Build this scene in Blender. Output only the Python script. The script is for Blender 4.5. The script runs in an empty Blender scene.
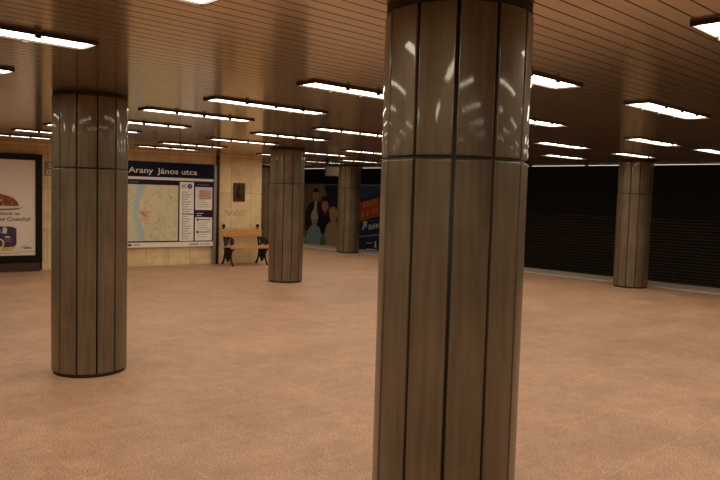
import bpy, bmesh, math, random
from mathutils import Vector, Matrix
random.seed(7)
sc = bpy.context.scene
COL = sc.collection
PI = math.pi
H = 2.533            # ceiling height
CAMH = 1.7

# ------------------------------------------------------------------ materials
def newmat(name):
    m = bpy.data.materials.new(name); m.use_nodes = True
    nt = m.node_tree
    return m, nt, nt.nodes, nt.links, nt.nodes['Principled BSDF']

def simple(name, col, rough=.5, metal=0., spec=.5, var=.12, scale=8., emit=0.):
    """base colour broken up by a soft noise"""
    m, nt, N, L, b = newmat(name)
    tc = N.new('ShaderNodeTexCoord'); nz = N.new('ShaderNodeTexNoise')
    nz.inputs['Scale'].default_value = scale; nz.inputs['Detail'].default_value = 4
    L.new(tc.outputs['Object'], nz.inputs['Vector'])
    mx = N.new('ShaderNodeMix'); mx.data_type = 'RGBA'
    mx.inputs[6].default_value = tuple(c * (1 - var) for c in col) + (1,)
    mx.inputs[7].default_value = tuple(min(1, c * (1 + var)) for c in col) + (1,)
    L.new(nz.outputs['Fac'], mx.inputs[0]); L.new(mx.outputs[2], b.inputs['Base Color'])
    b.inputs['Roughness'].default_value = rough; b.inputs['Metallic'].default_value = metal
    b.inputs['Specular IOR Level'].default_value = spec
    if emit:
        b.inputs['Emission Color'].default_value = tuple(col) + (1,); b.inputs['Emission Strength'].default_value = emit
    return m

def ramp(N, stops):
    r = N.new('ShaderNodeValToRGB'); e = r.color_ramp.elements
    e[0].position, e[0].color = stops[0][0], tuple(stops[0][1]) + (1,)
    e[1].position, e[1].color = stops[-1][0], tuple(stops[-1][1]) + (1,)
    for p, c in stops[1:-1]:
        k = e.new(p); k.color = tuple(c) + (1,)
    return r

def math_node(N, L, op, a, b=None):
    n = N.new('ShaderNodeMath'); n.operation = op
    for i, v in enumerate((a, b)):
        if v is None: continue
        if isinstance(v, (int, float)): n.inputs[i].default_value = v
        else: L.new(v, n.inputs[i])
    return n.outputs[0]

def mat_floor():
    m, nt, N, L, b = newmat('pink_granite')
    tc = N.new('ShaderNodeTexCoord')
    br = N.new('ShaderNodeTexBrick'); br.offset = .5
    br.inputs['Color1'].default_value = (.965, .96, .96, 1); br.inputs['Color2'].default_value = (1.03, 1.03, 1.02, 1)
    br.inputs['Mortar'].default_value = (1.16, 1.15, 1.13, 1)
    br.inputs['Scale'].default_value = 1; br.inputs['Mortar Size'].default_value = .006
    br.inputs['Brick Width'].default_value = 1.1; br.inputs['Row Height'].default_value = .66
    L.new(tc.outputs['Object'], br.inputs['Vector'])
    n1 = N.new('ShaderNodeTexNoise'); n1.inputs['Scale'].default_value = 85; n1.inputs['Detail'].default_value = 3; n1.inputs['Roughness'].default_value = .7
    n2 = N.new('ShaderNodeTexNoise'); n2.inputs['Scale'].default_value = 1.5; n2.inputs['Detail'].default_value = 6; n2.inputs['Roughness'].default_value = .62
    L.new(tc.outputs['Object'], n1.inputs['Vector']); L.new(tc.outputs['Object'], n2.inputs['Vector'])
    r1 = ramp(N, [(.34, (.27, .155, .10)), (.5, (.51, .312, .197)), (.68, (.72, .50, .355))])
    L.new(n1.outputs['Fac'], r1.inputs[0])
    r2 = ramp(N, [(.34, (.87, .84, .81)), (.66, (1.10, 1.10, 1.10))])
    L.new(n2.outputs['Fac'], r2.inputs[0])
    a = N.new('ShaderNodeMix'); a.data_type = 'RGBA'; a.blend_type = 'MULTIPLY'; a.inputs[0].default_value = 1
    L.new(r1.outputs[0], a.inputs[6]); L.new(r2.outputs[0], a.inputs[7])
    n4 = N.new('ShaderNodeTexNoise'); n4.inputs['Scale'].default_value = 7; n4.inputs['Detail'].default_value = 8; n4.inputs['Roughness'].default_value = .7; n4.inputs['Distortion'].default_value = .6
    L.new(tc.outputs['Object'], n4.inputs['Vector'])
    r4 = ramp(N, [(.34, (.87, .86, .85)), (.66, (1.11, 1.11, 1.11))]); L.new(n4.outputs['Fac'], r4.inputs[0])
    a4 = N.new('ShaderNodeMix'); a4.data_type = 'RGBA'; a4.blend_type = 'MULTIPLY'; a4.inputs[0].default_value = 1
    L.new(a.outputs[2], a4.inputs[6]); L.new(r4.outputs[0], a4.inputs[7]); a = a4
    c = N.new('ShaderNodeMix'); c.data_type = 'RGBA'; c.blend_type = 'MULTIPLY'; c.inputs[0].default_value = 1
    L.new(a.outputs[2], c.inputs[6]); L.new(br.outputs['Color'], c.inputs[7])
    L.new(c.outputs[2], b.inputs['Base Color'])
    rr = math_node(N, L, 'MULTIPLY_ADD', n2.outputs['Fac'], .25); rr.node.inputs[2].default_value = .36
    L.new(rr, b.inputs['Roughness']); b.inputs['Specular IOR Level'].default_value = .35
    return m

def mat_steel(name, col, rough, bump=.05, coat=1.):
    m, nt, N, L, b = newmat(name)
    tc = N.new('ShaderNodeTexCoord')
    mp = N.new('ShaderNodeMapping'); mp.inputs['Scale'].default_value = (1, 1, .06)
    L.new(tc.outputs['Object'], mp.inputs['Vector'])
    n1 = N.new('ShaderNodeTexNoise'); n1.inputs['Scale'].default_value = 38; n1.inputs['Detail'].default_value = 5
    L.new(mp.outputs[0], n1.inputs['Vector'])
    n2 = N.new('ShaderNodeTexNoise'); n2.inputs['Scale'].default_value = 2.4; n2.inputs['Detail'].default_value = 5
    L.new(tc.outputs['Object'], n2.inputs['Vector'])
    s = math_node(N, L, 'ADD', math_node(N, L, 'MULTIPLY', n1.outputs['Fac'], .45), math_node(N, L, 'MULTIPLY', n2.outputs['Fac'], .55))
    r = ramp(N, [(.34, tuple(c * .68 for c in col)), (.64, tuple(c * 1.2 for c in col))])
    L.new(s, r.inputs[0]); L.new(r.outputs[0], b.inputs['Base Color'])
    rg = math_node(N, L, 'MULTIPLY_ADD', s, rough * .7); rg.node.inputs[2].default_value = rough * .65
    L.new(rg, b.inputs['Roughness']); b.inputs['Metallic'].default_value = .55; b.inputs['Specular IOR Level'].default_value = .3
    b.inputs['Coat Weight'].default_value = coat; b.inputs['Coat Roughness'].default_value = .06; b.inputs['Coat IOR'].default_value = 1.55
    n3 = N.new('ShaderNodeTexNoise'); n3.inputs['Scale'].default_value = 5.5; n3.inputs['Detail'].default_value = 0
    mp3 = N.new('ShaderNodeMapping'); mp3.inputs['Scale'].default_value = (1, 1, .55)
    L.new(tc.outputs['Object'], mp3.inputs['Vector']); L.new(mp3.outputs[0], n3.inputs['Vector'])
    bp = N.new('ShaderNodeBump'); bp.inputs['Strength'].default_value = 1; bp.inputs['Distance'].default_value = bump
    L.new(n3.outputs['Fac'], bp.inputs['Height']); L.new(bp.outputs[0], b.inputs['Coat Normal'])
    return m

def mat_ceiling():
    m, nt, N, L, b = newmat('bronze_ceiling_slats')
    tc = N.new('ShaderNodeTexCoord')
    mp = N.new('ShaderNodeMapping'); mp.inputs['Scale'].default_value = (.12, 9.99, .1)
    L.new(tc.outputs['Object'], mp.inputs['Vector'])
    n = N.new('ShaderNodeTexNoise'); n.inputs['Scale'].default_value = 1; n.inputs['Detail'].default_value = 2
    L.new(mp.outputs[0], n.inputs['Vector'])
    r = ramp(N, [(.3, (.54, .425, .28)), (.7, (.645, .515, .345))])
    L.new(n.outputs['Fac'], r.inputs[0]); L.new(r.outputs[0], b.inputs['Base Color'])
    b.inputs['Metallic'].default_value = .85; b.inputs['Roughness'].default_value = .15
    return m

def mat_wall():
    m, nt, N, L, b = newmat('beige_limestone')
    tc = N.new('ShaderNodeTexCoord'); sp = N.new('ShaderNodeSeparateXYZ'); cb = N.new('ShaderNodeCombineXYZ')
    L.new(tc.outputs['Object'], sp.inputs[0])
    L.new(math_node(N, L, 'ADD', sp.outputs[0], .17), cb.inputs[0]); L.new(math_node(N, L, 'ADD', sp.outputs[2], -.01), cb.inputs[1])
    br = N.new('ShaderNodeTexBrick'); br.offset = 0
    br.inputs['Color1'].default_value = (.80, .63, .37, 1); br.inputs['Color2'].default_value = (.90, .73, .45, 1)
    br.inputs['Mortar'].default_value = (.50, .36, .2, 1)
    br.inputs['Scale'].default_value = 1; br.inputs['Mortar Size'].default_value = .005
    br.inputs['Brick Width'].default_value = .5; br.inputs['Row Height'].default_value = .82
    L.new(cb.outputs[0], br.inputs['Vector'])
    n2 = N.new('ShaderNodeTexNoise'); n2.inputs['Scale'].default_value = 3.5; n2.inputs['Detail'].default_value = 8; n2.inputs['Roughness'].default_value = .65
    L.new(tc.outputs['Object'], n2.inputs['Vector'])
    r2 = ramp(N, [(.3, (.78, .74, .68)), (.7, (1.08, 1.08, 1.08))]); L.new(n2.outputs['Fac'], r2.inputs[0])
    a = N.new('ShaderNodeMix'); a.data_type = 'RGBA'; a.blend_type = 'MULTIPLY'; a.inputs[0].default_value = 1
    L.new(br.outputs['Color'], a.inputs[6]); L.new(r2.outputs[0], a.inputs[7]); L.new(a.outputs[2], b.inputs['Base Color'])
    b.inputs['Roughness'].default_value = .45
    return m

def mat_map():
    m, nt, N, L, b = newmat('city_map_print')
    tc = N.new('ShaderNodeTexCoord')
    n = N.new('ShaderNodeTexNoise'); n.inputs['Scale'].default_value = 6; n.inputs['Detail'].default_value = 9; n.inputs['Roughness'].default_value = .72
    L.new(tc.outputs['Object'], n.inputs['Vector'])
    r = ramp(N, [(.30, (.34, .50, .27)), (.42, (.56, .62, .38)), (.52, (.72, .68, .44)), (.60, (.80, .60, .40)), (.7, (.60, .68, .48))])
    L.new(n.outputs['Fac'], r.inputs[0])
    v = N.new('ShaderNodeTexVoronoi'); v.feature = 'DISTANCE_TO_EDGE'; v.inputs['Scale'].default_value = 9
    L.new(tc.outputs['Object'], v.inputs['Vector'])
    f = math_node(N, L, 'LESS_THAN', v.outputs['Distance'], .035)
    mx = N.new('ShaderNodeMix'); mx.data_type = 'RGBA'; mx.inputs[7].default_value = (.78, .7, .5, 1)
    L.new(math_node(N, L, 'MULTIPLY', f, .6), mx.inputs[0]); L.new(r.outputs[0], mx.inputs[6]); L.new(mx.outputs[2], b.inputs['Base Color'])
    b.inputs['Roughness'].default_value = .35
    return m

def mat_wood():
    m, nt, N, L, b = newmat('varnished_bench_wood')
    tc = N.new('ShaderNodeTexCoord'); mp = N.new('ShaderNodeMapping'); mp.inputs['Scale'].default_value = (1.2, 22, 22)
    L.new(tc.outputs['Object'], mp.inputs['Vector'])
    n = N.new('ShaderNodeTexNoise'); n.inputs['Scale'].default_value = 2; n.inputs['Detail'].default_value = 6
    L.new(mp.outputs[0], n.inputs['Vector'])
    r = ramp(N, [(.3, (.52, .24, .065)), (.7, (.78, .42, .15))]); L.new(n.outputs['Fac'], r.inputs[0]); L.new(r.outputs[0], b.inputs['Base Color'])
    b.inputs['Roughness'].default_value = .4
    return m

def mat_lamp(name, col, strength):
    m, nt, N, L, b = newmat(name)
    tc = N.new('ShaderNodeTexCoord'); wv = N.new('ShaderNodeTexWave'); wv.inputs['Scale'].default_value = 6
    L.new(tc.outputs['Object'], wv.inputs['Vector'])
    s = math_node(N, L, 'MULTIPLY_ADD', wv.outputs['Fac'], strength * .25); s.node.inputs[2].default_value = strength * .87
    b.inputs['Base Color'].default_value = (.8, .8, .78, 1); b.inputs['Emission Color'].default_value = tuple(col) + (1,)
    L.new(s, b.inputs['Emission Strength'])
    return m

M = dict(
    floor=mat_floor(), ceiling=mat_ceiling(), wall=mat_wall(), map=mat_map(), wood=mat_wood(),
    steel_up=mat_steel('polished_steel_panels', (.175, .138, .09), .46, .0014, .7),
    steel_low=mat_steel('brushed_steel_panels', (.188, .147, .096), .46, .0002, .4),
    joint=simple('dark_joint', (.012, .009, .007), .6),
    groove=simple('ceiling_groove_brown', (.07, .042, .024), .6),
    lamp=mat_lamp('lamp_diffuser_glow', (1, .88, .70), 12.0),
    tube=mat_lamp('edge_tube_glow', (1, .86, .66), 1.5),
    housing=simple('dark_bronze_metal', (.05, .032, .02), .4, .6),
    dark=simple('tunnel_black', (.010, .007, .005), .8),
    rib=simple('tunnel_ribbing', (.034, .021, .012), .6, var=.3, scale=3),
    concrete=simple('platform_edge_concrete', (.50, .44, .35), .7, scale=14),
    white=simple('white_safety_paint', (.92, .88, .80), .6),
    iron=simple('black_cast_iron', (.012, .011, .010), .45, .3, scale=30),
    frame_black=simple('black_display_frame', (.006, .005, .004), .4, 0, spec=.2),
    plinth=simple('dark_brown_plinth', (.045, .026, .015), .5),
    paper=simple('cream_poster_paper', (.86, .78, .67), .35, var=.06, scale=3),
    board_white=simple('white_enamel', (.92, .89, .84), .35, var=.04),
    alu=simple('grey_aluminium', (.34, .31, .27), .4, .6),
    navy=simple('navy_sign_face', (.006, .010, .032), .45, spec=.15),
    purple=simple('purple_header', (.016, .009, .042), .5, spec=.2),
    lettering=simple('white_lettering', (.85, .82, .76), .4, var=.02),
    ink=simple('grey_ink', (.16, .14, .13), .5),
    ink_dark=simple('dark_ink', (.035, .03, .028), .5),
    river=simple('pale_blue_print', (.45, .60, .63), .4),
    orange_map=simple('orange_map_print', (.86, .56, .36), .4, var=.25),
    green_map=simple('green_map_print', (.50, .64, .42), .4, var=.2),
    blue=simple('route_blue', (.03, .03, .30), .4),
    green=simple('emblem_green', (.25, .33, .14), .4),
    pinkish=simple('pink_table_print', (.66, .44, .36), .4, var=.15),
    bronze=simple('brown_bronze', (.09, .040, .024), .4, .5, var=.35, scale=18),
    scrawl=simple('faint_grey_scrawl', (.52, .40, .24), .6),
    kibble=simple('brown_kibble_print', (.27, .085, .025), .5, var=.7, scale=45),
    plate=simple('plate_print', (.62, .52, .42), .5),
    kibble_dark=simple('dark_shadow_print', (.10, .04, .02), .5),
    pack_blue=simple('dark_violet_print', (.045, .03, .09), .4),
    pack_orange=simple('orange_print', (.75, .27, .04), .4),
    pack_yellow=simple('yellow_print', (.70, .52, .08), .4),
    pack_teal=simple('teal_print', (.10, .22, .32), .4),
    pack_red=simple('red_print', (.45, .04, .04), .4),
    swirl=simple('pale_swirl_print', (.76, .69, .59), .4),
    grey_plate=simple('grey_notice_face', (.30, .25, .21), .5),
    brown_box=simple('brown_sign_casing', (.085, .06, .034), .5),
    mural_tan=simple('tan_backdrop_print', (.36, .26, .16), .5, var=.2, scale=2),
    mural_navy=simple('dark_navy_print', (0.021, 0.032, 0.079), .5),
    mural_blue=simple('blue_print', (0.035, 0.088, 0.280), .5),
    mural_red=simple('red_band_print', (0.625, 0.105, 0.044), .5),
    mural_orange=simple('orange_letter_print', (0.807, 0.297, 0.089), .5),
    skin=simple('skin_print', (.80, .42, .24), .5),
    skin2=simple('pale_skin_print', (.86, .50, .31), .5),
    hair=simple('dark_hair_print', (.04, .022, .014), .5),
    coat=simple('dark_coat_print', (.022, .018, .024), .5),
    coat2=simple('dark_plum_coat_print', (0.088, 0.038, 0.052), .5),
    shirt=simple('cream_shirt_print', (0.950, 0.950, 0.738), .5),
    jacket=simple('pale_blue_jacket_print', (0.455, 0.659, 0.773), .5, var=.25),
    yarn=simple('cream_hat_print', (0.950, 0.950, 0.828), .5, var=.25, scale=20),
    blond=simple('straw_print', (.80, .55, .30), .5, var=.3, scale=14),
    mural_green=simple('green_jumper_print', (0.175, 0.385, 0.175), .5),
    mural_yellow=simple('yellow_flower_print', (0.950, 0.787, 0.088), .5),
    mural_white=simple('white_print', (0.787, 0.752, 0.735), .5),
)

# ------------------------------------------------------------------ mesh builder
class MB:
    def __init__(s): s.v = []; s.f = []; s.mi = []; s.mats = []; s.smooth = []
    def mid(s, m):
        m = M[m]
        if m not in s.mats: s.mats.append(m)
        return s.mats.index(m)
    def add(s, vs, fs, m, smooth=False):
        o = len(s.v); k = s.mid(m)
        s.v += [tuple(v) for v in vs]
        for f in fs: s.f.append([i + o for i in f]); s.mi.append(k); s.smooth.append(smooth)
    def box(s, x0, x1, y0, y1, z0, z1, m, bev=0):
        if bev:
            bm = bmesh.new(); bmesh.ops.create_cube(bm, size=1)
            for v in bm.verts:
                v.co = Vector(((x0 + x1) / 2 + v.co.x * (x1 - x0), (y0 + y1) / 2 + v.co.y * (y1 - y0), (z0 + z1) / 2 + v.co.z * (z1 - z0)))
            bmesh.ops.bevel(bm, geom=bm.edges[:], offset=bev, segments=2, affect='EDGES', profile=.5)
            bm.verts.index_update()
            s.add([v.co[:] for v in bm.verts], [[v.index for v in f.verts] for f in bm.faces], m); bm.free(); return
        vs = [(x, y, z) for x in (x0, x1) for y in (y0, y1) for z in (z0, z1)]
        s.add(vs, [(0, 1, 3, 2), (4, 6, 7, 5), (0, 4, 5, 1), (2, 3, 7, 6), (0, 2, 6, 4), (1, 5, 7, 3)], m)
    def poly(s, pts, m, k=1, dy=0.0):
        """flat printed shape on a face looking to local -y; k is the ink layer"""
        s.add([(x, dy - .0015 * k, z) for x, z in pts], [list(range(len(pts)))], m)
    def rect(s, x0, x1, z0, z1, m, k=1, dy=0.0): s.poly([(x0, z0), (x1, z0), (x1, z1), (x0, z1)], m, k, dy)
    def ell(s, cx, cz, rx, rz, m, k=1, dy=0.0, a0=0, a1=2 * PI, n=24, rot=0):
        p = []
        for i in range(n):
            a = a0 + (a1 - a0) * i / (n if a1 - a0 > 6.28 else n - 1)
            x, z = rx * math.cos(a), rz * math.sin(a)
            p.append((cx + x * math.cos(rot) - z * math.sin(rot), cz + x * math.sin(rot) + z * math.cos(rot)))
        s.poly(p, m, k, dy)
    def stroke(s, pts, w, m, k=1, dy=0.0):
        for (x0, z0), (x1, z1) in zip(pts, pts[1:]):
            d = math.hypot(x1 - x0, z1 - z0) or 1; nx, nz = -(z1 - z0) / d * w / 2, (x1 - x0) / d * w / 2
            s.poly([(x0 - nx, z0 - nz), (x1 - nx, z1 - nz), (x1 + nx, z1 + nz), (x0 + nx, z0 + nz)], m, k, dy)
    def tube(s, pts, r, m, n=8, taper=None):
        P = [Vector(p) for p in pts]; rings = []
        up = Vector((1, 0, 0))
        for i, p in enumerate(P):
            t = (P[min(i + 1, len(P) - 1)] - P[max(i - 1, 0)]).normalized()
            a = t.cross(up)
            if a.length < .05: a = t.cross(Vector((0, 0, 1)))
            a.normalize(); b = t.cross(a).normalized()
            rr = r if taper is None else r * taper[i]
            rings.append([p + a * rr * math.cos(2 * PI * j / n) + b * rr * math.sin(2 * PI * j / n) for j in range(n)])
        vs = [v for q in rings for v in q]; fs = []
        for i in range(len(P) - 1):
            for j in range(n):
                fs.append((i * n + j, i * n + (j + 1) % n, (i + 1) * n + (j + 1) % n, (i + 1) * n + j))
        fs.append(tuple(range(n))[::-1]); fs.append(tuple((len(P) - 1) * n + j for j in range(n)))
        s.add(vs, fs, m, True)
    def lathe(s, prof, m, c=(0, 0, 0), n=32, smooth=True):
        vs = [(c[0] + r * math.cos(2 * PI * j / n), c[1] + r * math.sin(2 * PI * j / n), c[2] + z) for r, z in prof for j in range(n)]
        fs = [(i * n + j, i * n + (j + 1) % n, (i + 1) * n + (j + 1) % n, (i + 1) * n + j) for i in range(len(prof) - 1) for j in range(n)]
        fs.append(tuple(range(n))[::-1]); fs.append(tuple((len(prof) - 1) * n + j for j in range(n)))
        s.add(vs, fs, m, smooth)
    def text(s, body, x, z, m, width=None, height=None, k=2, dy=0.0, bold=.0, align='LEFT'):
        cu = bpy.data.curves.new('t', 'FONT'); cu.body = body; cu.offset = bold; cu.resolution_u = 3
        o = bpy.data.objects.new('t', cu); COL.objects.link(o)
        dg = bpy.context.evaluated_depsgraph_get(); me = o.evaluated_get(dg).to_mesh()
        vs = [v.co.copy() for v in me.vertices]; fs = [list(p.vertices) for p in me.polygons]
        o.evaluated_get(dg).to_mesh_clear(); COL.objects.unlink(o); bpy.data.objects.remove(o); bpy.data.curves.remove(cu)
        if not vs: return
        x0 = min(v.x for v in vs); x1 = max(v.x for v in vs); 
        sx = width / (x1 - x0) if width else None
        sz = height / .73 if height else None
        sx = sx or sz; sz = sz or sx
        off = 0 if align == 'LEFT' else -(x1 - x0) * sx
        s.add([(x + off + (v.x - x0) * sx, dy - .0015 * k, z + v.y * sz) for v in vs], fs, m)
    def build(s, name, parent=None, rot=None):
        me = bpy.data.meshes.new(name); me.from_pydata(s.v, [], s.f)
        for m in s.mats: me.materials.append(m)
        me.polygons.foreach_set('material_index', s.mi); me.polygons.foreach_set('use_smooth', s.smooth)
        me.update()
        o = bpy.data.objects.new(name, me); COL.objects.link(o)
        if parent: o.parent = parent
        return o

def struct(o): o['kind'] = 'structure'; return o
def thing(name, label, cat, loc, rz=0, group=None):
    o = bpy.data.objects.new(name, None); COL.objects.link(o); o.empty_display_size = .2
    o.location = loc; o.rotation_euler = (0, 0, rz); o['label'] = label; o['category'] = cat
    if group: o['group'] = group
    return o
def dup(root, loc, rz, label):
    r = root.copy(); COL.objects.link(r); r.location = loc; r.rotation_euler = (0, 0, rz); r['label'] = label
    for ch in list(root.children):
        c = ch.copy(); COL.objects.link(c); c.parent = r
        for g in list(ch.children):
            d = g.copy(); COL.objects.link(d); d.parent = c
    return r

# back wall frame: s runs along the wall to the right, local y points into the wall
T = Vector((.98911, -.14722, 0)); NRM = Vector((-.14722, -.98911, 0)); W0 = Vector((0, 15.355, 0))
WALL_RZ = math.atan2(T.y, T.x)
def onwall(s, off=0.): return tuple(W0 + T * s + NRM * off)

# ------------------------------------------------------------------ setting
b = MB(); b.box(-6.5, 14.15, -7, 30, -.25, 0, 'floor'); struct(b.build('floor'))
b = MB()                                                    # slatted bronze ceiling, slats along x
p = .1; y = -7.0
while y < 30:
    g = .0045
    prof = [(y + g, H + .022), (y + g, H), (y + p - g, H), (y + p - g, H + .022)]
    vs = [(x, yy, zz) for x in (-6.5, 15.2) for yy, zz in prof]
    b.add(vs, [(i, i + 1, i + 5, i + 4) for i in range(3)], 'ceiling'); y += p
b.add([(-6.5, -7, H + .022), (15.2, -7, H + .022), (15.2, 30, H + .022), (-6.5, 30, H + .022)], [(0, 1, 2, 3)], 'groove')
b.box(-6.5, 15.2, -7, 30, H + .03, H + .45, 'joint')
struct(b.build('ceiling'))
b = MB(); b.box(15.2, 15.235, -7, 30, H - .006, H + .45, 'housing'); struct(b.build('trim_1'))
# wall with the map board
wb = MB(); wb.box(-6.4, 10.115, 0, .35, 0, H + .3, 'wall'); o = wb.build('wall_back'); o.location = W0; o.rotation_euler = (0, 0, WALL_RZ); struct(o)
wb = MB(); wb.box(9.75, 10.05, 14.25, 30, 0, H + .02, 'wall'); struct(wb.build('wall_corner'))
wb = MB(); wb.box(-6.4, 10.11, -.025, 0, 0, .10, 'wall'); o = wb.build('baseboard_back'); o.location = W0; o.rotation_euler = (0, 0, WALL_RZ); struct(o)
wb = MB(); wb.box(-6.6, -6.4, -7, 17, 0, H + .02, 'wall'); struct(wb.build('wall_left'))
wb = MB(); wb.box(-6.6, 19, -7.2, -7, -1.2, 4.3, 'plinth'); struct(wb.build('wall_front'))
wb = MB(); wb.box(9.5, 19, 30, 30.2, -1.2, 4.3, 'dark'); struct(wb.build('wall_far'))
# platform edge and track trench
b = MB(); b.box(14.24, 15.19, -7, 30, -.25, 0.0, 'concrete'); struct(b.build('trim_2'))
b = MB(); b.box(14.15, 14.24, -7, 30, -.25, .002, 'white'); struct(b.build('trim_3'))
b = MB(); b.box(14.9, 15.15, -7, 30, -1.2, -.25, 'concrete'); b.box(15.15, 18.6, -7, 30, -1.25, -1.15, 'dark'); struct(b.build('trim_4'))
b = MB()                                                    # ribbed tunnel wall across the track
X = 18.25; z = -1.15; prof = []
while z < 1.30:
    prof += [(X, z), (X - .03, z + .022), (X - .03, z + .058), (X, z + .08)]; z += .08
prof += [(X, 1.31), (X, 1.52), (X - .05, 1.52), (X - .05, 1.98), (X, 1.98), (X, 4.2), (X - 3.2, 4.2)]
vs = [(px, yy, pz) for yy in (-7, 30) for px, pz in prof]; n = len(prof)
b.add(vs, [(i, i + 1, n + i + 1, n + i) for i in range(n - 1) if prof[i][1] < 1.3], 'rib')
b.add(vs, [(i, i + 1, n + i + 1, n + i) for i in range(n - 1) if prof[i][1] >= 1.3], 'dark')
struct(b.build('wall_track'))

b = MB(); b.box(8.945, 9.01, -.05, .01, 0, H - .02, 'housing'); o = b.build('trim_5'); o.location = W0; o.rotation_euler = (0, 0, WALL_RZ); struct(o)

# ------------------------------------------------------------------ columns
R = .329; SEAM = 1.864
def cladding(z0, z1, m, seed):
    rnd = random.Random(seed); b = MB(); nseg = 6; gap = math.radians(1.15)
    for k in range(12):
        a0 = k * PI / 6 + gap; a1 = (k + 1) * PI / 6 - gap; tl = rnd.uniform(-.0022, .0022); pr = []
        def rad(a):
            ph = a - (k + .5) * PI / 6
            return .62 * R + .38 * R * math.cos(PI / 12) / math.cos(ph) * 1.012 + tl * ph / .26
        pr.append((a0, rad(a0) - .016)); pr.append((a0 + .002, rad(a0) - .003))
        pr.append((a0 + .010, rad(a0 + .010)))
        for i in range(nseg + 1):
            a = a0 + .018 + (a1 - a0 - .036) * i / nseg; pr.append((a, rad(a)))
        pr.append((a1 - .010, rad(a1 - .010)))
        pr.append((a1 - .002, rad(a1) - .003)); pr.append((a1, rad(a1) - .016))
        n = len(pr); lean = rnd.uniform(-.0015, .0015)
        zs = [(z0, -.012), (z0 + .002, -.002), (z0 + .006, 0), (z0 + .010, 0)]
        zs += [(z0 + .01 + (z1 - z0 - .02) * q / 8, lean * math.sin(PI * q / 8)) for q in range(1, 8)]
        zs += [(z1 - .010, 0), (z1 - .006, 0), (z1 - .002, -.002), (z1, -.012)]
        vs = [((r + d) * math.cos(a), (r + d) * math.sin(a), zz) for zz, d in zs for a, r in pr]
        fs = [(i * n + j, i * n + j + 1, (i + 1) * n + j + 1, (i + 1) * n + j) for i in range(len(zs) - 1) for j in range(n - 1)]
        b.add(vs, fs, m, True)
    return b
def column(loc, ang, label, seed):
    t = thing('steel_column', label, 'column', (loc[0], loc[1], 0), math.radians(ang), 'steel clad columns of the platform hall')
    b = MB(); b.lathe([(R - .014, .02), (R - .014, H - .005)], 'joint', n=48); b.build('core', t)
    b = MB(); b.lathe([(R - .012, 0), (R - .012, .026)], 'joint', n=48); b.build('base_ring', t)
    cladding(.028, SEAM - .006, 'steel_low', seed).build('lower_cladding', t)
    cladding(SEAM + .006, H - .036, 'steel_up', seed + 50).build('upper_cladding', t)
    b = MB(); b.lathe([(R - .010, H - .036), (R - .006, H - .03), (R - .006, H - .004), (R - .01, H)], 'joint', n=48); b.build('top_collar', t)
    return t
def ang_for(loc, theta):            # world angle that puts a joint theta degrees right of the line of sight
    return math.degrees(math.atan2(-loc[1], -loc[0])) + theta
COLS = [((2.529, 2.031), 0, 'big steel clad column in the foreground, cut off by the bottom edge'),
        ((2.695, 6.394), 10, 'steel clad column on the left, between poster case and map board'),
        ((8.309, 10.693), 19, 'steel clad column standing in front of the right end of the bench'),
        ((13.98, 15.05), 8, 'slim looking far steel column in front of the family mural'),
        ((13.748, 6.397), 15, 'steel clad column on the right beside the platform edge'),
        ((13.95, 18.95), 4, 'farthest steel column, a sliver visible right of the bench behind the wall end')]
for i, (loc, th, lab) in enumerate(COLS): column(loc, ang_for(loc, th), lab, 10 + i)

# ------------------------------------------------------------------ ceiling lamps
LL, LW, LD = 1.33, .225, .020; LS = 1.028
def lamp_proto():
    t = thing('ceiling_lamp', '', 'lamp', (0, 0, H), 0, 'lit strip lamps on the slatted ceiling')
    b = MB(); w = .010                                      # thin dark tray with a raised rim
    b.box(0, LL, 0, w, -LD, 0, 'housing'); b.box(0, LL, LW - w, LW, -LD, 0, 'housing')
    b.box(0, w, w, LW - w, -LD, 0, 'housing'); b.box(LL - w, LL, w, LW - w, -LD, 0, 'housing')
    b.box(w, LL - w, w, LW - w, -.006, 0, 'housing'); b.build('housing', t)
    b = MB(); b.add([(w, w, -LD + .011), (LL - w, w, -LD + .011), (LL - w, LW - w, -LD + .011), (w, LW - w, -LD + .011)], [(0, 3, 2, 1)], 'lamp'); b.build('diffuser', t)
    for x in (.25, .5, .75):
        for yy in (-.004, LW - .016):
            b = MB(); b.box(LL * x - .017, LL * x + .017, yy, yy + .02, -LD - .014, -LD + .012, 'housing', .004); b.build('clip', t)
    return t
ROWS = {-4: -4.4, -3: -3.0, -2: -1.65, -1: -.25, 0: 1.1, 1: 2.5, 2: 3.95, 3: 5.33, 4: 6.63, 5: 8.02, 6: 9.48, 7: 10.85, 8: 12.25, 9: 13.65, 10: 15.05, 11: 16.45, 12: 17.85, 13: 19.25, 14: 20.65, 15: 22.05}
LX = {-1: -2.2, 0: .35, 1: 3.34, 2: 5.66, 3: 8.66, 4: 11.0}
OV = {(1, 0): (3.261, 1.087), (1, 1): (3.24, 2.52), (1, 2): (3.29, 3.93), (1, 3): (3.35, 5.33), (1, 4): (3.37, 6.62), (1, 5): (3.42, 8.08),
      (2, 1): (5.55, 2.50), (2, 2): (5.55, 3.95), (2, 4): (5.66, 6.61), (2, 5): (5.70, 7.98), (2, 6): (5.93, 9.5), (2, 7): (6.0, 11.2), (2, 8): (6.2, 12.5),
      (3, 2): (8.63, 3.98), (3, 3): (8.66, 5.33), (4, 2): (10.67, 3.92), (4, 3): (11.1, 5.4), (4, 4): (11.1, 6.72), (0, 1): (0.341, 2.508), (0, 2): (.40, 3.92), (0, 3): (.40, 5.30)}
LANE = {0: 'lane left of the left column', 1: 'lane from top right corner to map board',
        2: 'lane running over the bench', 3: 'lane passing the hanging sign box', 4: 'lane closest to the platform edge'}
ORD = ['nearest', 'second nearest', 'third nearest', 'fourth nearest', 'fifth nearest', 'sixth nearest', 'seventh nearest', 'eighth nearest', 'ninth nearest']
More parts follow.
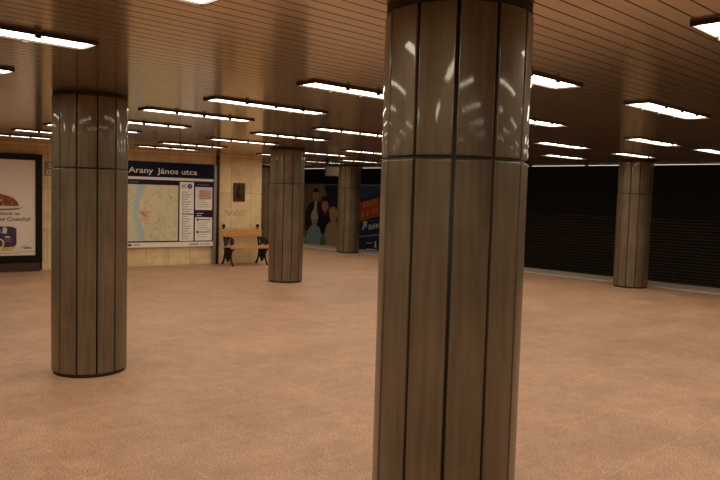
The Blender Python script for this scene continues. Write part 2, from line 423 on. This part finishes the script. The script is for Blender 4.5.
SEEN = {0: [1, 2, 3], 1: [0, 1, 2, 3, 4, 5, 6, 7, 8], 2: [1, 2, 4, 5, 6, 7, 8], 3: [2, 3, 6, 7, 8], 4: [2, 3, 4, 7, 8, 9, 10]}   # lamps the photograph shows
HIDDEN = {(2, 3), (3, 4), (3, 5), (4, 5), (4, 6)}
SKIP = set()
proto = lamp_proto(); used = False
for c in LX:
    for k in ROWS:
        x, yy = OV.get((c, k), (LX[c] + .035 * (k - 3), ROWS[k]))
        x *= LS; yy *= LS
        if k > 8 and c < 4 or k > 15: continue
        if c == 0 and k > 6 or c == -1 and k > 6: continue
        if (c, k) in SKIP: continue
        if (c, k) in HIDDEN: lab = 'lit strip lamp hidden behind the big foreground column'
        elif k > 10: lab = 'lit strip lamp hidden beyond the end of the beige wall'
        elif c == -1 or k not in SEEN[c]: lab = 'lit strip lamp on the slatted ceiling outside the picture'
        else: lab = 'lit strip lamp, %s in the %s' % (ORD[SEEN[c].index(k)], LANE[c])
        if not used: proto.location = (x, yy, H); proto['label'] = lab; used = True
        else: dup(proto, (x, yy, H), 0, lab)

# thin light line along the ceiling edge above the track
t = thing('edge_light_strip', 'thin lit line of tubes along the ceiling edge above the track', 'light', (15.26, 0, H))
b = MB(); b.box(-.02, .06, -6.9, 29.9, .03, .05, 'housing'); b.build('rail', t)
b = MB(); b.lathe([(.006, 0), (.02, .004), (.02, 1.42), (.006, 1.424)], 'tube', n=10)
b.v = [(x, z, y) for x, y, z in b.v]
tube = b.build('tube', t); tube.location = (.02, -6.85, .008)
for i in range(1, 24):
    c = tube.copy(); COL.objects.link(c); c.parent = t; c.location = (.02, -6.85 + i * 1.52, .008)

# ------------------------------------------------------------------ map board on the back wall
S0, S1 = 6.86, 8.86
t = thing('station_map_board', 'white station board with navy name sign over a city map and line diagram', 'map board', onwall(0, .08), WALL_RZ)
b = MB()
b.box(S0, S1, 0, .05, .425, 2.285, 'board_white'); b.rect(S0, S1, .425, .535, 'board_white', 1)
b.ell(S0 + .085, .478, .055, .022, 'ink_dark', 2); b.rect(S0 + .17, S0 + .30, .468, .488, 'ink', 2)
b.rect(8.28, 8.50, .463, .488, 'ink', 2); b.rect(8.53, 8.78, .468, .482, 'ink', 2)
b.build('backing_panel', t)
b = MB(); b.box(S0 + .002, S1 - .012, -.012, 0, 1.955, 2.285, 'navy', .004); ns = b.build('name_sign', t)
for word, wx, ww in (('Arany', 6.91, .53), ('János', 7.53, .475), ('utca', 8.085, .36)):
    b = MB(); b.text(word, wx, 2.035, 'lettering', width=ww, height=.125, k=1, dy=-.0125, bold=.008); b.build('lettering', ns)
b = MB(); b.box(S0, S1 - .012, -.010, 0, .535, 1.895, 'purple'); b.build('dark_mount', t)
b = MB(); D = -.0105
b.rect(S0 + .03, 8.012, .56, 1.787, 'map', 1, D)
b.rect(S0 + .07, S0 + .26, 1.825, 1.845, 'ink', 1, D)
riv = [(7.17, 1.787, .20), (7.17, 1.65, .17), (7.11, 1.5, .13), (7.085, 1.38, .11), (7.075, 1.2, .11), (7.08, 1.05, .12), (7.13, .92, .13), (7.185, .8, .13), (7.20, .68, .13), (7.19, .56, .14)]
for (xa, za, wa), (xc, zc, wc) in zip(riv, riv[1:]):
    b.poly([(xc - wc / 2, zc), (xc + wc / 2, zc), (xa + wa / 2, za), (xa - wa / 2, za)], 'river', 2, D)
for q in range(40):
    b.ell(7.27 + random.gauss(0, .05), 1.1 + random.gauss(0, .13), random.uniform(.012, .04), random.uniform(.012, .04), 'orange_map', 3, D, n=8, rot=random.uniform(-.8, .8))
for q in range(26):
    cx, cz = random.choice([(7.83, 1.53), (7.65, 1.02), (6.98, 1.45), (7.45, .75), (7.9, .68), (7.5, 1.62), (6.96, .66)])
    b.ell(cx + random.gauss(0, .06), cz + random.gauss(0, .045), random.uniform(.015, .05), random.uniform(.012, .03), 'green_map', 3, D, n=9, rot=random.uniform(-.8, .8))
b.ell(7.78, .78, .05, .03, 'swirl', 3, D, rot=.4)
for px, pz, qx, qz in [(7.24, 1.14, 7.95, 1.72), (7.24, 1.14, 7.98, 1.02), (7.24, 1.1, 7.8, .58), (7.24, 1.2, 6.92, 1.62), (7.2, 1.1, 6.91, .78), (7.27, 1.3, 7.5, 1.77)]:
    b.stroke([(px, pz), ((px + qx) / 2 + .03, (pz + qz) / 2 - .02), (qx, qz)], .010, 'orange_map', 4, D)
b.build('city_map', t)
b = MB()
b.rect(8.045, 8.375, .55, 1.868, 'board_white', 1, D)
b.ell(8.137, 1.775, .055, .055, 'green', 2, D); b.ell(8.137, 1.775, .042, .042, 'board_white', 3, D); b.text('M', 8.112, 1.757, 'ink_dark', width=.05, height=.036, k=4, dy=D, bold=.02)
b.ell(8.277, 1.775, .056, .056, 'blue', 2, D); b.text('3', 8.264, 1.752, 'lettering', height=.05, k=3, dy=D, bold=.02)
b.rect(8.11, 8.121, .58, 1.66, 'ink', 2, D)
for i in range(20):
    z = 1.645 - i * .0545
    if abs(i - 9) < .1: b.rect(8.11, 8.36, z - .012, z + .012, 'ink_dark', 3, D)
    else: b.rect(8.125, 8.20 + .11 * ((i * 7) % 10) / 10 + .02, z - .006, z + .006, 'ink', 3, D)
b.build('line_diagram', t)
b = MB()
b.rect(8.41, 8.82, 1.77, 1.868, 'purple', 1, D); b.rect(8.44, 8.74, 1.805, 1.825, 'ink', 2, D)
b.rect(8.41, 8.815, 1.25, 1.765, 'board_white', 1, D); b.rect(8.50, 8.79, 1.49, 1.70, 'pinkish', 2, D)
for i in range(9): b.rect(8.44, 8.78 - .05 * ((i * 3) % 4), 1.72 - i * .05, 1.728 - i * .05, 'ink', 3, D)
b.build('notice_panel', t)
b = MB()
b.rect(8.41, 8.82, 1.09, 1.22, 'purple', 1, D); b.rect(8.44, 8.60, 1.165, 1.18, 'lettering', 2, D); b.rect(8.44, 8.56, 1.115, 1.13, 'lettering', 2, D)
b.rect(8.41, 8.82, .555, 1.085, 'board_white', 1, D)
for z in (1.03, .75):
    b.ell(8.47, z, .028, .028, 'ink_dark', 2, D); b.rect(8.50, 8.78, z - .010, z + .010, 'ink_dark', 2, D); b.rect(8.70, 8.79, z + .05, z + .062, 'ink', 2, D)
for i in range(5): b.rect(8.46, 8.74 - .03 * (i % 3), .97 - i * .04, .976 - i * .04, 'ink', 2, D)
for i in range(2): b.rect(8.46, 8.70, .69 - i * .05, .696 - i * .05, 'ink', 2, D)
b.build('timetable_panel', t)
for s in (S0 - .065, S1 - .005):   # one upright at each end
    b = MB(); b.box(s, s + .065, -.02, .055, 0, 2.285, 'alu', .005); b.build('post', t)

# ------------------------------------------------------------------ advertising case at the left
t = thing('poster_case', 'black framed advertising case with a cream pet food poster at the far left', 'poster case', onwall(0, .12), WALL_RZ)
A0, A1 = 3.55, 5.2
b = MB(); b.box(A0, A1, 0, .115, .02, 2.30, 'frame_black', .008); b.build('casing', t)
b = MB()
for (x0, x1, z0, z1) in [(A0, A0 + .125, .18, 2.31), (A1 - .125, A1, .18, 2.31), (A0 + .125, A1 - .125, 2.19, 2.31), (A0 + .125, A1 - .125, .18, .32)]:
    b.box(x0, x1, -.03, 0, z0, z1, 'frame_black', .006)
b.build('frame', t)
b = MB(); b.box(A0 + .02, A1 - .04, -.02, .1, 0, .17, 'plinth', .006); b.build('plinth', t)
b = MB(); D = -.002; P0, P1 = A0 + .125, A1 - .125
b.rect(P0, P1, .32, 2.19, 'paper', 1, D)
b.ell(4.40, 1.262, .46, .055, 'plate', 2, D); b.ell(4.38, 1.235, .42, .03, 'kibble_dark', 3, D); b.ell(4.40, 1.275, .44, .045, 'swirl', 4, D)
b.poly([(3.96, 1.29), (4.78, 1.29), (4.76, 1.36), (4.70, 1.43), (4.60, 1.48), (4.46, 1.52), (4.30, 1.52), (4.12, 1.46), (4.0, 1.38)], 'kibble', 5, D)
for i in range(46):
    a = random.uniform(0, PI); r = random.uniform(.1, 1)
    b.ell(4.40 + .36 * r * math.cos(a), 1.305 + .19 * r * math.sin(a), .028, .02, random.choice(['pack_orange', 'kibble_dark', 'plate', 'kibble']) if random.random() < .55 else 'kibble_dark', 6, D, n=7, rot=random.uniform(0, 3))
b.text('reltünk az', 4.80, 1.115, 'ink_dark', width=.46, height=.065, k=2, dy=D, bold=.014, align='RIGHT')
b.text('ellent Crunchy!', 4.985, 1.0, 'ink_dark', width=.70, height=.075, k=2, dy=D, bold=.022, align='RIGHT')
b.poly([(4.15, .45), (4.68, .49), (4.735, .54), (4.735, .84), (4.70, .87), (4.62, .89), (4.15, .89)], 'pack_blue', 2, D)
b.poly([(4.15, .86), (4.38, .86), (4.40, .93), (4.22, .935)], 'pack_yellow', 3, D)
b.poly([(4.15, .65), (4.42, .66), (4.44, .80), (4.33, .85), (4.15, .84)], 'pack_orange', 3, D)
b.poly([(4.15, .74), (4.47, .76), (4.47, .83), (4.15, .82)], 'pack_teal', 4, D)
b.poly([(4.48, .76), (4.56, .75), (4.57, .86), (4.50, .88)], 'swirl', 4, D)
b.ell(4.42, .56, .10, .10, 'swirl', 4, D); b.ell(4.42, .56, .075, .075, 'kibble_dark', 5, D)
b.rect(4.53, 4.62, .67, .70, 'swirl', 4, D); b.rect(4.51, 4.65, .585, .615, 'pack_red', 4, D); b.rect(4.48, 4.66, .63, .645, 'pack_teal', 4, D)
b.poly([(4.46, .41), (4.66, .43), (4.72, .50), (4.46, .48)], 'pack_yellow', 3, D)
b.rect(4.86, 5.01, .452, .468, 'ink_dark', 2, D); b.rect(4.83, 4.98, .475, .49, 'ink', 2, D)
b.stroke([(4.2, .40), (4.5, .40), (4.75, .43), (4.95, .57), (5.05, .62)], .035, 'swirl', 2, D); b.stroke([(4.3, .36), (4.7, .37), (4.9, .40), (5.06, .40)], .02, 'plate', 2, D)
b.build('poster', t)

# ------------------------------------------------------------------ small things on the wall
t = thing('wall_plaque', 'small brown bronze plaque on the beige wall above the bench', 'plaque', onwall(9.525, 0), WALL_RZ)
b = MB(); b.box(-.15, .15, -.022, 0, 1.455, 1.89, 'bronze', .008); pl = b.build('plate', t)
b = MB()
b.lathe([(.004, 0), (.03, .012), (.036, .05), (.03, .085), (.005, .1)], 'bronze', (0, -.03, 1.74), 12)
b.tube([(0, -.026, 1.54), (0, -.034, 1.62), (0, -.032, 1.70), (0, -.03, 1.75)], .05, 'bronze', 8, [.6, 1.2, 1.1, .5])
b.tube([(-.05, -.026, 1.60), (-.035, -.03, 1.66), (0, -.03, 1.70), (.04, -.03, 1.65), (.055, -.026, 1.58)], .016, 'bronze', 6)
b.build('relief_figure', t)
b = MB(); k = 1
sx = 9.17
pts = [(sx + i * .018, 1.19 + .045 * math.sin(i * 1.9) + .025 * math.sin(i * .77)) for i in range(20)]
b.stroke(pts, .016, 'scrawl', 1); b.stroke([(9.62 + .09 * math.cos(a * .5), 1.19 + .06 * math.sin(a * .5)) for a in range(14)], .016, 'scrawl', 1)
b.stroke([(9.56, 1.16), (9.68, 1.22)], .014, 'scrawl', 1); b.stroke([(9.2, 1.14), (9.55, 1.13)], .012, 'scrawl', 1)
o = b.build('graffiti_scrawl'); o.location = onwall(0, .002); o.rotation_euler = (0, 0, WALL_RZ)
o['label'] = 'faint grey graffiti scrawl on the stone between plaque and bench'; o['category'] = 'graffiti'
b = MB(); b.stroke([(9.42, 2.20), (9.42, 2.07), (9.53, 2.07), (9.53, 2.15), (9.47, 2.16)], .012, 'scrawl', 1); b.stroke([(9.42, 2.235), (9.425, 2.2)], .012, 'scrawl', 1)
o = b.build('graffiti_outline'); o.location = onwall(0, .002); o.rotation_euler = (0, 0, WALL_RZ)
o['label'] = 'small square outline scratched on the wall high above the plaque'; o['category'] = 'graffiti'
t = thing('notice_plate', 'small grey notice plate on the wall right of the poster case', 'sign', onwall(5.36, 0), WALL_RZ)
b = MB(); b.box(-.09, .13, -.015, 0, 1.90, 2.19, 'grey_plate', .004); b.build('plate', t)
b = MB()
for i in range(3): b.rect(-.02, .12, 2.06 + i * .035, 2.078 + i * .035, 'swirl', 1, -.0155)
b.rect(-.05, .03, 1.92, 2.02, 'swirl', 1, -.0155); b.rect(-.03, .01, 1.94, 2.0, 'grey_plate', 2, -.0155); b.build('printed_face', t)

# ------------------------------------------------------------------ bench
t = thing('park_bench', 'wooden bench with black cast iron scroll ends against the beige wall', 'bench', onwall(9.53, .06), WALL_RZ)
def plank(z0, z1, y0, y1, x0=-.515, x1=.515, tilt=0):
    b = MB(); b.box(x0, x1, y0, y1, z0, z1, 'wood', .008)
    return b
b = plank(.645, .815, -.13, -.10); b.build('backrest', t)
for i in range(4):
    y1 = -.20 - i * .105
    plank(.405 + .006 * i, .435 + .006 * i, y1 - .095, y1).build('seat_slat', t)
plank(.395, .47, -.665, -.62).build('seat_rail', t)
def arc(cy, cz, r, a0, a1, n=10, x=0): return [(x, cy + r * math.cos(a0 + (a1 - a0) * i / n), cz + r * math.sin(a0 + (a1 - a0) * i / n)) for i in range(n + 1)]
for sx in (-.435, .435):
    b = MB()
    b.tube([(sx, .0, .0), (sx, -.04, .02), (sx, -.10, .10), (sx, -.165, .26), (sx, -.16, .40), (sx, -.12, .52), (sx, -.09, .66), (sx, -.06, .84)], .024, 'iron', 8)   # rear leg and back support
    b.tube([(sx, -.60, .0), (sx, -.57, .03), (sx, -.50, .12), (sx, -.47, .24), (sx, -.52, .34), (sx, -.60, .40)], .024, 'iron', 8)                                   # front leg
    b.tube([(sx, -.15, .385), (sx, -.38, .385), (sx, -.62, .385)], .022, 'iron', 8)                                                                                  # seat bearer
    b.tube([(sx, -.165, .27), (sx, -.24, .20), (sx, -.32, .09), (sx, -.40, .20), (sx, -.47, .27)], .028, 'iron', 8, [.8, 1.3, 1, 1.3, .8])                          # vee brace
    b.tube([(sx, -.16, .35), (sx, -.25, .30), (sx, -.32, .26), (sx, -.39, .30), (sx, -.48, .35)], .03, 'iron', 8)
    b.tube([(sx, -.32, .385), (sx, -.32, .30), (sx, -.32, .20), (sx, -.32, .09)], .03, 'iron', 8, [1, 1.5, 1.5, .5])
    b.tube(arc(-.235, .335, .035, 0, 2 * PI, 12, sx), .011, 'iron', 6); b.tube(arc(-.405, .335, .035, 0, 2 * PI, 12, sx), .011, 'iron', 6)
    b.build('end_frame', t)
    b = MB()
    b.tube([(sx, -.10, .60), (sx, -.18, .615), (sx, -.30, .63), (sx, -.42, .63), (sx, -.52, .61)] + arc(-.53, .55, .06, PI / 2, PI / 2 + 1.7 * PI, 12, sx), .022, 'iron', 8)
    b.tube([(sx, -.50, .41), (sx, -.46, .47), (sx, -.48, .54), (sx, -.56, .56)], .018, 'iron', 8)
    b.tube(arc(-.32, .545, .055, -PI / 2, PI * 1.2, 12, sx), .015, 'iron', 6); b.tube([(sx, -.2, .42), (sx, -.24, .50), (sx, -.2, .6)], .016, 'iron', 6)
    b.build('armrest', t)
    b = MB(); b.lathe([(.006, -.045), (.018, -.04), (.016, -.02), (.036, 0), (.042, .025), (.034, .05), (.008, .064)], 'iron', (sx, -.065, .87), 14); b.build('finial', t)

# ------------------------------------------------------------------ hanging sign box near the far column
t = thing('hanging_sign', 'small brown sign box hanging from the ceiling left of the far column', 'sign', (11.67, 13.22, 0), -.35)
b = MB(); b.box(-.175, .175, -.05, .05, 2.135, 2.375, 'brown_box', .02); b.build('casing', t)
b = MB(); b.box(-.16, -.11, -.025, .025, 2.33, H, 'iron', .004); b.box(-.20, -.07, -.04, .04, H - .02, H - .002, 'iron'); b.build('bracket', t)

# ------------------------------------------------------------------ mural across the track (local x runs to the right, i.e. world -y)
MX = 18.14; Y0 = 24.0
t = thing('mural_poster', 'long printed billboard across the track with a family and a red band', 'billboard', (MX, Y0, 0), -PI / 2)
W = 8.0
b = MB(); b.box(0, W, 0, .05, -.62, 2.03, 'mural_navy'); b.build('panel', t)
b = MB(); b.box(0, W, -.03, .04, 2.03, 2.075, 'alu'); b.box(0, W, -.03, .04, -.66, -.62, 'alu'); b.build('frame', t)
b = MB()
def u(yw): return Y0 - yw
b.rect(0, u(19.55), -.62, 2.03, 'mural_tan', 1)
b.poly([(u(21.0), 2.03), (u(20.6), 1.2), (u(20.1), .5), (u(19.55), .4), (u(19.55), 2.03)], 'mural_navy', 2)
# standing man at the back
b.poly([(u(22.1), .2), (u(20.9), .2), (u(20.95), 1.1), (u(21.2), 1.33), (u(21.4), 1.42), (u(21.6), 1.42), (u(21.9), 1.25), (u(22.1), .95)], 'coat2', 3)
b.poly([(u(21.56), 1.44), (u(21.36), 1.44), (u(21.40), .95), (u(21.52), .95)], 'shirt', 4)
b.ell(u(21.46), 1.63, .19, .26, 'skin', 5); b.ell(u(21.46), 1.78, .185, .13, 'hair', 6, a0=-.2, a1=PI + .2)
for d in (-.06, .06): b.ell(u(21.46) + d, 1.64, .022, .013, 'hair', 7, n=8)
b.rect(u(21.46) - .05, u(21.46) + .05, 1.505, 1.525, 'pack_red', 7)
# woman in a dark coat
b.poly([(u(21.35), -.1), (u(20.35), -.1), (u(20.4), .7), (u(20.6), .98), (u(20.8), 1.08), (u(21.02), 1.08), (u(21.2), .92), (u(21.32), .6)], 'coat', 8)
b.ell(u(20.9), 1.28, .27, .32, 'hair', 9); b.ell(u(20.89), 1.22, .19, .24, 'skin', 10)
b.ell(u(20.89), 1.42, .19, .10, 'hair', 11, a0=-.1, a1=PI + .1)
for d in (-.055, .055): b.ell(u(20.89) + d, 1.27, .02, .012, 'hair', 12, n=8)
b.rect(u(20.89) - .05, u(20.89) + .05, 1.125, 1.145, 'pack_red', 12)
b.poly([(u(21.0), .98), (u(20.78), .98), (u(20.86), .72)], 'pack_red', 12)
# child in a cream pointed hat and pale blue jacket
b.poly([(u(22.0), -.5), (u(21.0), -.5), (u(21.05), .1), (u(21.2), .36), (u(21.42), .46), (u(21.65), .44), (u(21.85), .28), (u(21.98), 0)], 'jacket', 13)
b.ell(u(21.5), .62, .19, .23, 'skin2', 14); b.poly([(u(21.74), .68), (u(21.27), .68), (u(21.32), .9), (u(21.42), 1.06), (u(21.5), 1.13), (u(21.58), 1.06), (u(21.7), .9)], 'yarn', 15)
b.ell(u(21.5), 1.12, .05, .05, 'yarn', 16)
for d in (-.06, .06): b.ell(u(21.5) + d, .62, .022, .014, 'hair', 16, n=8)
b.rect(u(21.5) - .05, u(21.5) + .05, .49, .512, 'pack_red', 16)
b.stroke([(u(21.62), .38), (u(21.5), -.1), (u(21.5), -.5)], .03, 'mural_white', 15)
# blond child at the right
b.poly([(u(20.95), -.45), (u(19.9), -.45), (u(19.95), .3), (u(20.2), .62), (u(20.5), .66), (u(20.75), .48), (u(20.9), .1)], 'blond', 13)
b.ell(u(20.38), .92, .24, .29, 'blond', 14); b.ell(u(20.42), .86, .155, .19, 'skin2', 15); b.ell(u(20.40), 1.02, .19, .10, 'blond', 16, a0=-.1, a1=PI + .1)
for d in (-.05, .05): b.ell(u(20.42) + d, .88, .02, .013, 'hair', 17, n=8)
b.rect(u(20.42) - .045, u(20.42) + .045, .755, .775, 'pack_red', 17)
b.poly([(u(21.15), -.45), (u(20.75), -.45), (u(20.8), -.05), (u(21.0), .15), (u(21.12), -.1)], 'mural_green', 17)
b.ell(u(22.15), -.2, .12, .14, 'mural_yellow', 14); b.ell(u(22.05), -.36, .10, .08, 'mural_green', 15)
b.poly([(u(22.9), -.62), (u(19.55), -.62), (u(19.55), -.22), (u(20.8), -.38), (u(21.6), -.47)], 'mural_blue', 18)
# right hand part: red band, arrow, text lines
xr = u(19.55)
b.poly([(xr, 2.03), (xr, 1.45), (W, 2.03)], 'mural_blue', 2)
b.poly([(xr, .55), (W, .55 + (W - xr) * .245), (W, 1.25 + (W - xr) * .23), (xr, 1.25)], 'mural_red', 3)
rnd = random.Random(3)
for row, (zb, hh) in enumerate([(1.02, .22), (.68, .22)]):
    x = xr + .45
    while x < W - .4:
        w = rnd.choice([.05, .09, .12]); sl = (x - xr) * .24
        b.poly([(x, zb + sl), (x + w, zb + sl + w * .24), (x + w, zb + sl + hh), (x, zb + sl + hh)], 'mural_orange', 4)
        x += w + rnd.choice([.05, .06, .07, .16])
ax, az = u(18.78), .40
b.poly([(ax, az + .03), (ax + .05, az - .02), (ax + .17, az + .14), (ax + .24, az + .08), (ax + .27, az + .34), (ax + .02, az + .29), (ax + .10, az + .21)], 'mural_white', 4)
for i in range(7): b.rect(u(18.42) + i * .09, u(18.42) + i * .09 + (.05 if i % 2 else .07), .42 + i * .018, .58 + i * .018 + (.04 if i in (0, 3) else 0), 'mural_white', 4)
b.stroke([(u(18.4), .72), (u(17.7), .86)], .05, 'mural_blue', 4)
b.stroke([(xr, .05), (W, .05 + (W - xr) * .13)], .025, 'mural_white', 4)
b.ell(u(18.05), -.03, .05, .06, 'mural_white', 4, n=10); b.poly([(u(18.11), -.22), (u(17.99), -.22), (u(18.01), -.08), (u(18.09), -.08)], 'mural_white', 4)
b.stroke([(u(18.5), -.08), (u(18.2), -.05)], .03, 'mural_white', 4); b.stroke([(u(18.5), -.30), (u(17.95), -.29)], .045, 'mural_white', 4); b.stroke([(u(18.5), -.40), (u(17.95), -.40)], .035, 'mural_white', 4)
b.build('print', t)

# ------------------------------------------------------------------ camera and world
f, pitch, roll, yaw = 703.589, math.radians(3.6942), math.radians(1.6185), math.radians(-43.8717)
def ray(x, y):
    a, bb = x - 360, y - 240; cr, sr = math.cos(roll), math.sin(roll)
    X_ = (a * cr + bb * sr) / f; U = -(-a * sr + bb * cr) / f; c, s = math.cos(pitch), math.sin(pitch)
    d = (X_, c + U * s, -s + U * c); sy, cy = math.sin(yaw), math.cos(yaw)
    return Vector((d[0] * cy - d[1] * sy, d[0] * sy + d[1] * cy, d[2]))
fw = ray(360, 240).normalized(); rt = (ray(361, 240) - ray(360, 240)).normalized(); up = rt.cross(fw)
cam = bpy.data.cameras.new('camera'); cam.lens = f / 720 * 36; cam.sensor_width = 36; cam.clip_start = .05; cam.clip_end = 200
co = bpy.data.objects.new('camera', cam); COL.objects.link(co)
co.matrix_world = Matrix(((rt.x, up.x, -fw.x, 0), (rt.y, up.y, -fw.y, 0), (rt.z, up.z, -fw.z, CAMH), (0, 0, 0, 1)))
sc.camera = co
w = bpy.data.worlds.new('world'); sc.world = w; w.use_nodes = True
w.node_tree.nodes['Background'].inputs[0].default_value = (.02, .015, .01, 1); w.node_tree.nodes['Background'].inputs[1].default_value = .2
sc.view_settings.view_transform = 'Standard'; sc.view_settings.look = 'None'; sc.view_settings.exposure = 0
